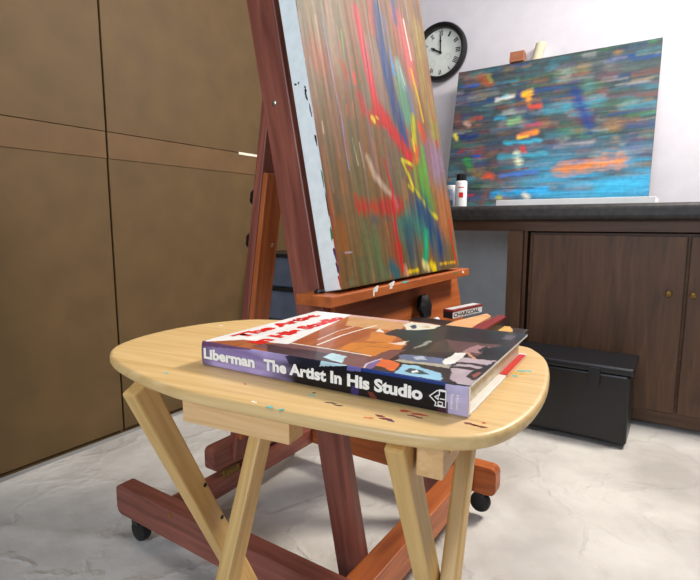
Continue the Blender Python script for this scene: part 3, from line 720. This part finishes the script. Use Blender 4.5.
# ------------------------------------------------------------------ the book
bk = root('hardback_book', BK(BL / 2, BD / 2, 0), 'large hardback art book in a glossy printed jacket on the tray table', 'book')
BO = .003                                                  # board thickness
bar('back_cover', BK(BL / 2, BD / 2 + .003, BO / 2), BU, BW, Zax, (BL, BD - .006, BO), 'jacket_white', bk, bevel=.0008)
bar('page_block', BK(BL / 2 - .001, BD / 2 - .002, BT / 2), BU, BW, Zax, (BL - .014, BD - .012, BT - 2 * BO), 'page_paper', bk, bevel=.0015)
bar('jacket_flap', BK(BL - .0035, BD * .76, BO + .0004), BW, BU, Zax, (BD * .40, .0082, .0008), 'jacket_red', bk, bevel=0)
bar('flap_edge', BK(BL + .0003, BD * .76, BO / 2 + .0004), BW, BU, Zax, (BD * .40, .0008, BO), 'jacket_peach', bk, bevel=0)
bar('front_board', BK(BL / 2, BD / 2 + .003, BT - BO / 2 - .0004), BU, BW, Zax, (BL, BD - .006, BO - .0006), 'jacket_white', bk, bevel=.0008)
# printed jacket: front
nu, nv = 330, 240
S, T = np.meshgrid(np.linspace(0, BL, nu), np.linspace(0, BD, nv))
bp0 = BK(0, 0, BT)
st = lambda x, y: ((lambda p: ((p - bp0).dot(BU), (p - bp0).dot(BW)))(pix(x, y, bp0, Zax)))
C = np.zeros(S.shape + (3,)); C[:] = lin((166, 88, 48))
C = mix(C, np.clip(vnoise(S * 160, T * 6, 91) * 1.6 - .6, 0, 1) * .6, (196, 120, 66))
WS = S + .004 * (vnoise(S * 90 + 3, T * 70 + 5, 101) - .5) + .002 * (vnoise(S * 300, T * 260, 102) - .5)
WT = T + .005 * (vnoise(S * 70 + 8, T * 90 + 1, 103) - .5) + .003 * (vnoise(S * 240, T * 300, 104) - .5)
def pp_(C, pts, col, al=1.):
    k = (S, T) if col[0] > 240 and col[2] > 238 else (WS, WT)
    return mix(C, inside(*k, [st(*q) for q in pts]) * al, col)
JK = [
 ([(345, 326), (352, 313), (410, 320), (398, 331)], (206, 156, 108)), ([(346, 314), (410, 321), (409, 323), (350, 317)], (214, 170, 160)),
 ([(336, 350), (352, 343), (404, 343), (396, 354), (368, 358)], (206, 126, 50)), ([(372, 332), (396, 336), (390, 343), (366, 341)], (206, 128, 60)), ([(250, 346), (288, 343), (340, 350), (372, 357), (366, 368), (300, 358), (262, 350)], (122, 84, 84)),
 ([(400, 349), (420, 336), (404, 326), (440, 324), (535, 334), (505, 356), (470, 389), (360, 372), (385, 358)], (32, 25, 26)),
 ([(366, 358), (392, 350), (404, 350), (390, 360), (366, 368)], (112, 76, 70)), ([(385, 334), (396, 329), (424, 329), (448, 326), (446, 338), (430, 344), (412, 346), (398, 337)], (22, 40, 42)),
 ([(384, 331), (380, 329), (375, 331.5), (385, 333)], (232, 220, 210)), ([(396, 343), (409, 341), (404, 345), (386, 343)], (230, 214, 196)),
 ([(403, 325), (412, 322), (440, 325), (434, 329), (418, 330), (405, 330)], (226, 220, 204)), ([(410, 326), (416, 324.5), (418, 328), (412, 329)], (50, 56, 80)), ([(422, 327), (428, 326), (430, 328)], (210, 170, 110)),
 ([(412, 349), (430, 340), (432, 342), (418, 348)], (150, 146, 138)), ([(424, 352), (440, 340), (470, 342), (460, 352)], (60, 52, 44)),
 ([(445, 340), (500, 345), (486, 358), (455, 352)], (100, 70, 68)), ([(462, 352), (478, 345), (492, 347), (482, 354)], (170, 130, 130)), ([(476, 350), (488, 346), (490, 348), (480, 353)], (46, 36, 40)), ([(505, 335), (518, 336), (510, 340), (500, 339)], (84, 72, 84)),
 ([(398, 356), (404, 354.5), (441, 358), (452, 366), (400, 360)], (96, 108, 140)), ([(412, 357), (422, 356.5), (426, 360), (414, 360)], (180, 186, 204)), ([(394, 361), (400, 359.5), (452, 366), (450, 369)], (176, 168, 150)),
 ([(442, 361), (455, 352.5), (466, 353), (458, 362), (446, 365)], (238, 234, 228)), ([(464, 352), (468, 353), (482, 362), (474, 361)], (206, 150, 120)),
 ([(448, 380), (453, 366), (462, 358), (486, 360), (498, 362), (469, 390)], (188, 170, 178)), ([(452, 366), (488, 370), (486, 372), (450, 368)], (40, 34, 36)), ([(456, 362), (492, 366), (490, 368), (456, 364)], (60, 50, 54)),
 ([(464, 377), (471, 371), (496, 362), (500, 358), (486, 375), (474, 381)], (34, 26, 28)), ([(470, 376), (478, 372), (482, 373), (474, 378)], (150, 84, 70)), ([(486, 348), (512, 346), (492, 362), (478, 358)], (26, 24, 26)),
 ([(374, 366), (381, 358.5), (399, 363), (394, 371)], (222, 108, 54)), ([(362, 364), (376, 359), (380, 361), (368, 372)], (120, 100, 150)), ([(394, 374), (402, 364), (442, 373), (440, 381)], (150, 198, 224)), ([(404, 371), (410, 368), (424, 371), (430, 375), (412, 374)], (46, 60, 70)), ([(412, 371), (418, 370), (420, 372.5), (414, 373)], (236, 240, 240)),
 ([(262, 344), (316, 352), (345, 358), (340, 366), (270, 354)], (70, 54, 62)), ([(322, 358), (330, 353), (345, 357), (342, 364)], (190, 222, 232)),
 # the white title band
 ([(200, 342), (317, 309), (353, 314), (287, 344.5), (243, 340), (203, 342)], (244, 242, 240))]
for pts, col in JK: C = pp_(C, pts, col)
for pp, w, col in [([(291, 343.5), (330, 349.5), (369, 356)], .0011, (236, 226, 206)), ([(317, 340), (338, 331), (353, 327)], .0007, (240, 226, 214)), ([(317, 345), (340, 336), (356, 331), (376, 325.5)], .0011, (246, 240, 232)),
                   ([(350, 327), (376, 334)], .0005, (150, 90, 50)), ([(340, 338), (392, 347)], .0006, (160, 96, 50)), ([(366, 346), (388, 348)], .0008, (110, 70, 40)), ([(361, 371), (366, 364), (381, 359)], .0006, (230, 225, 230))]:
    C = mix(C, np.clip((w * (1 + .5 * vnoise(S * 300, T * 300, 95)) - seg_dist(S, T, [st(*q) for q in pp])) / .0006 + .5, 0, 1), col)
dk = (C.mean(-1) < .08)[..., None]
C = np.where(dk, C * (.7 + .6 * vnoise(S * 60, T * 40, 96))[..., None] + .02 * vnoise(S * 30, T * 25, 97)[..., None] * np.array([1., .6, .6]), C * (.88 + .2 * vnoise(S * 120, T * 50, 98))[..., None])
fr = link('front_cover', grid_mesh(lambda a, b_: BK(a * BL, .002 + b_ * (BD - .002), BT), nu, nv, C, None, Zax), 'jacket_print', bk)
# printed jacket: rounded spine, colours by position along it
prof = [(.0035, 0.0)] + [(.0022 - .0022 * math.sin(a) if False else .0022 * (1 - math.sin(a)), .0022 * (1 - math.cos(a))) for a in np.linspace(0.2, math.pi / 2, 5)]
prof = [(.004, 0.)] + [(.0026 * (1 - math.sin(a)), .0026 * (1 - math.cos(a))) for a in np.linspace(.3, math.pi / 2, 5)]
lo = prof; hi = [(w, BT - z) for w, z in reversed(prof)]
bulge = [(-.0010 * math.sin(math.pi * k / 6), .0026 + (BT - .0052) * k / 6) for k in range(1, 6)]
PR = lo + bulge + hi
nu, nv = 330, len(PR)
# finer in height so the printed patches show
prf = []
for (a, b_), (c_, d_) in zip(PR[:-1], PR[1:]):
    k = 5 if (d_ - b_) > .003 else 2
    for s in range(k): prf.append((a + (c_ - a) * s / k, b_ + (d_ - b_) * s / k))
prf.append(PR[-1]); nv = len(prf)
X1 = np.linspace(0, BL, nu); H1 = np.array([p[1] for p in prf]); S, T = np.meshgrid(X1, H1)
sp0 = BK(0, 0, 0)
ss = lambda x, y: ((lambda p: ((p - sp0).dot(BU), (p - sp0).z))(pix(x, y, sp0, BW)))
C = np.zeros(S.shape + (3,)); C[:] = lin((20, 18, 24))
lav = np.array(lin((176, 158, 204)))
xa = ss(262, 360)[0]; xb = ss(300, 365)[0]
fade = np.clip((xb - S + .03 * (vnoise(S * 40, T * 160, 51) - .5) - .35 * (.02 - T)) / (xb - xa), 0, 1)
C = C * (1 - fade[..., None]) + lav * fade[..., None]
C = mix(C, np.clip(vnoise(S * 22 + T * 60, T * 90, 52) * 1.8 - .8, 0, 1) * fade * .7, (94, 66, 124))
C = mix(C, np.clip((.02 - S) / .02, 0, 1) * .8, (84, 58, 92))
def sp_(C, pts, col, al=1.): return mix(C, inside(S, T, [ss(*q) for q in pts]) * al, col)
for pts, col in [([(446, 384), (476, 388), (476, 425), (446, 420)], (196, 184, 216)), ([(285, 356), (300, 355), (322, 360), (318, 370), (290, 364)], (26, 28, 44)), ([(322, 354), (344, 357), (346, 366), (320, 366)], (196, 226, 236)),
                 ([(347, 360), (362, 362), (361, 372), (347, 370)], (112, 104, 168)), ([(362, 366), (446, 381), (446, 385.5), (362, 371)], (30, 58, 128)), ([(440, 400), (448, 402), (448, 420), (436, 417)], (70, 36, 48)),
                 ([(352, 385), (360, 386), (358, 397), (351, 396)], (62, 52, 110)), ([(368, 391), (373, 392), (378, 400), (371, 399)], (120, 54, 44)), ([(200, 338), (260, 345), (250, 350), (202, 346)], (104, 66, 96))]:
    C = sp_(C, pts, col, .9)
C *= (.9 + .25 * vnoise(S * 90, T * 200, 53))[..., None]
vsb = [tuple(BK(float(x), float(w), float(z)) - BW * .0002) for (w, z) in prf for x in X1]
fsb = [(j * nu + i, j * nu + i + 1, (j + 1) * nu + i + 1, (j + 1) * nu + i) for j in range(nv - 1) for i in range(nu - 1)]
me = bpy.data.meshes.new('spine'); me.from_pydata(vsb, [], fsb)
a = me.attributes.new('paint', 'FLOAT_COLOR', 'POINT'); a.data.foreach_set('color', np.concatenate([np.clip(C, 0, 1), np.ones(C.shape[:2] + (1,))], -1).astype(np.float32).ravel())
if me.polygons[len(me.polygons) // 2].normal.dot(BW) > 0: me.flip_normals()
me.shade_smooth()
sp = link('spine', me, 'jacket_print', bk)
# close the two ends of the spine and back it
bar('spine_board', BK(BL / 2, .0042, BT / 2), BU, BW, Zax, (BL - .0008, .0060, BT - .0024), 'jacket_white', bk, bevel=.0008)
# lettering on spine: x positions and heights read along the spine
for body, xl, xr, yb, yt in (('Liberman', 204.8, 256.5, None, None), ('The Artist In His Studio', 264.5, 423.5, None, None)):
    l = ss(xl, 350)[0]; r_ = ss(xr, 390)[0]
    text('spine_lettering', body, BK(l, -.0016, .0086), BU, Zax, -BW, 'print_white', sp, width=r_ - l, height=.0128, bold=.045)
# publisher's house mark, lying on its side, drawn with thin bars
hx = ss(440, 398)[0]; hz = .0135
def sline(p, q, w=.0009):
    P_, Q_ = BK(hx + p[0], -.0018, hz + p[1]), BK(hx + q[0], -.0018, hz + q[1]); d = (Q_ - P_)
    return bar_mesh((P_ + Q_) / 2, d.normalized(), BW, d.normalized().cross(BW), (d.length + w, .0003, w), 0)
mark = [((-.009, .001), (-.002, .007)), ((-.002, .007), (.006, .007)), ((-.009, .001), (-.003, -.004)), ((-.003, -.004), (-.004, -.007)), ((-.004, -.007), (.006, -.007)), ((.006, -.007), (.006, .008)), ((.000, .003), (.000, .008)), ((.000, .008), (.006, .008)),
        ((-.004, .001), (-.001, .003)), ((-.004, .001), (-.001, -.001)), ((-.001, .003), (-.001, -.001)), ((.001, .0), (.006, .0)), ((-.001, -.003), (.003, -.003)), ((-.001, -.006), (.003, -.006)), ((.003, -.003), (.003, -.006)), ((-.001, -.003), (-.001, -.006))]
bm = bmesh.new()
for p, q in mark:
    m_ = sline(p, q); bm.from_mesh(m_); bpy.data.meshes.remove(m_)
me = bpy.data.meshes.new('mark'); bm.to_mesh(me); bm.free()
link('house_mark', me, 'print_white', sp)
for body, dx in (('Random', .0115), ('House', .0165)):
    text('spine_lettering', body, BK(hx + dx - .0012, -.0016, hz + .006), -Zax, BU, -BW, 'print_white', sp, width=.013, height=.0026, bold=.0)
# red title lettering on the white band, running from spine to fore-edge
for body, (xa_, ya_), (xb_, yb_), hgt in (('The Artist', (243, 338), (327, 316.5), .0215), ('In His Studio', (261, 344.5), (353, 319), .0225)):
    p, q = st_ = (pix(xa_, ya_, bp0, Zax), pix(xb_, yb_, bp0, Zax))
    d = (q - p); L_ = d.dot(BW)
    u0 = (p - bp0).dot(BU); w0 = (p - bp0).dot(BW)
    text('title_lettering', body, BK(u0, max(w0, .006), BT), BW, -BU, Zax, 'print_red', fr, width=min(L_, BD - .012 - w0), height=hgt, bold=.06)
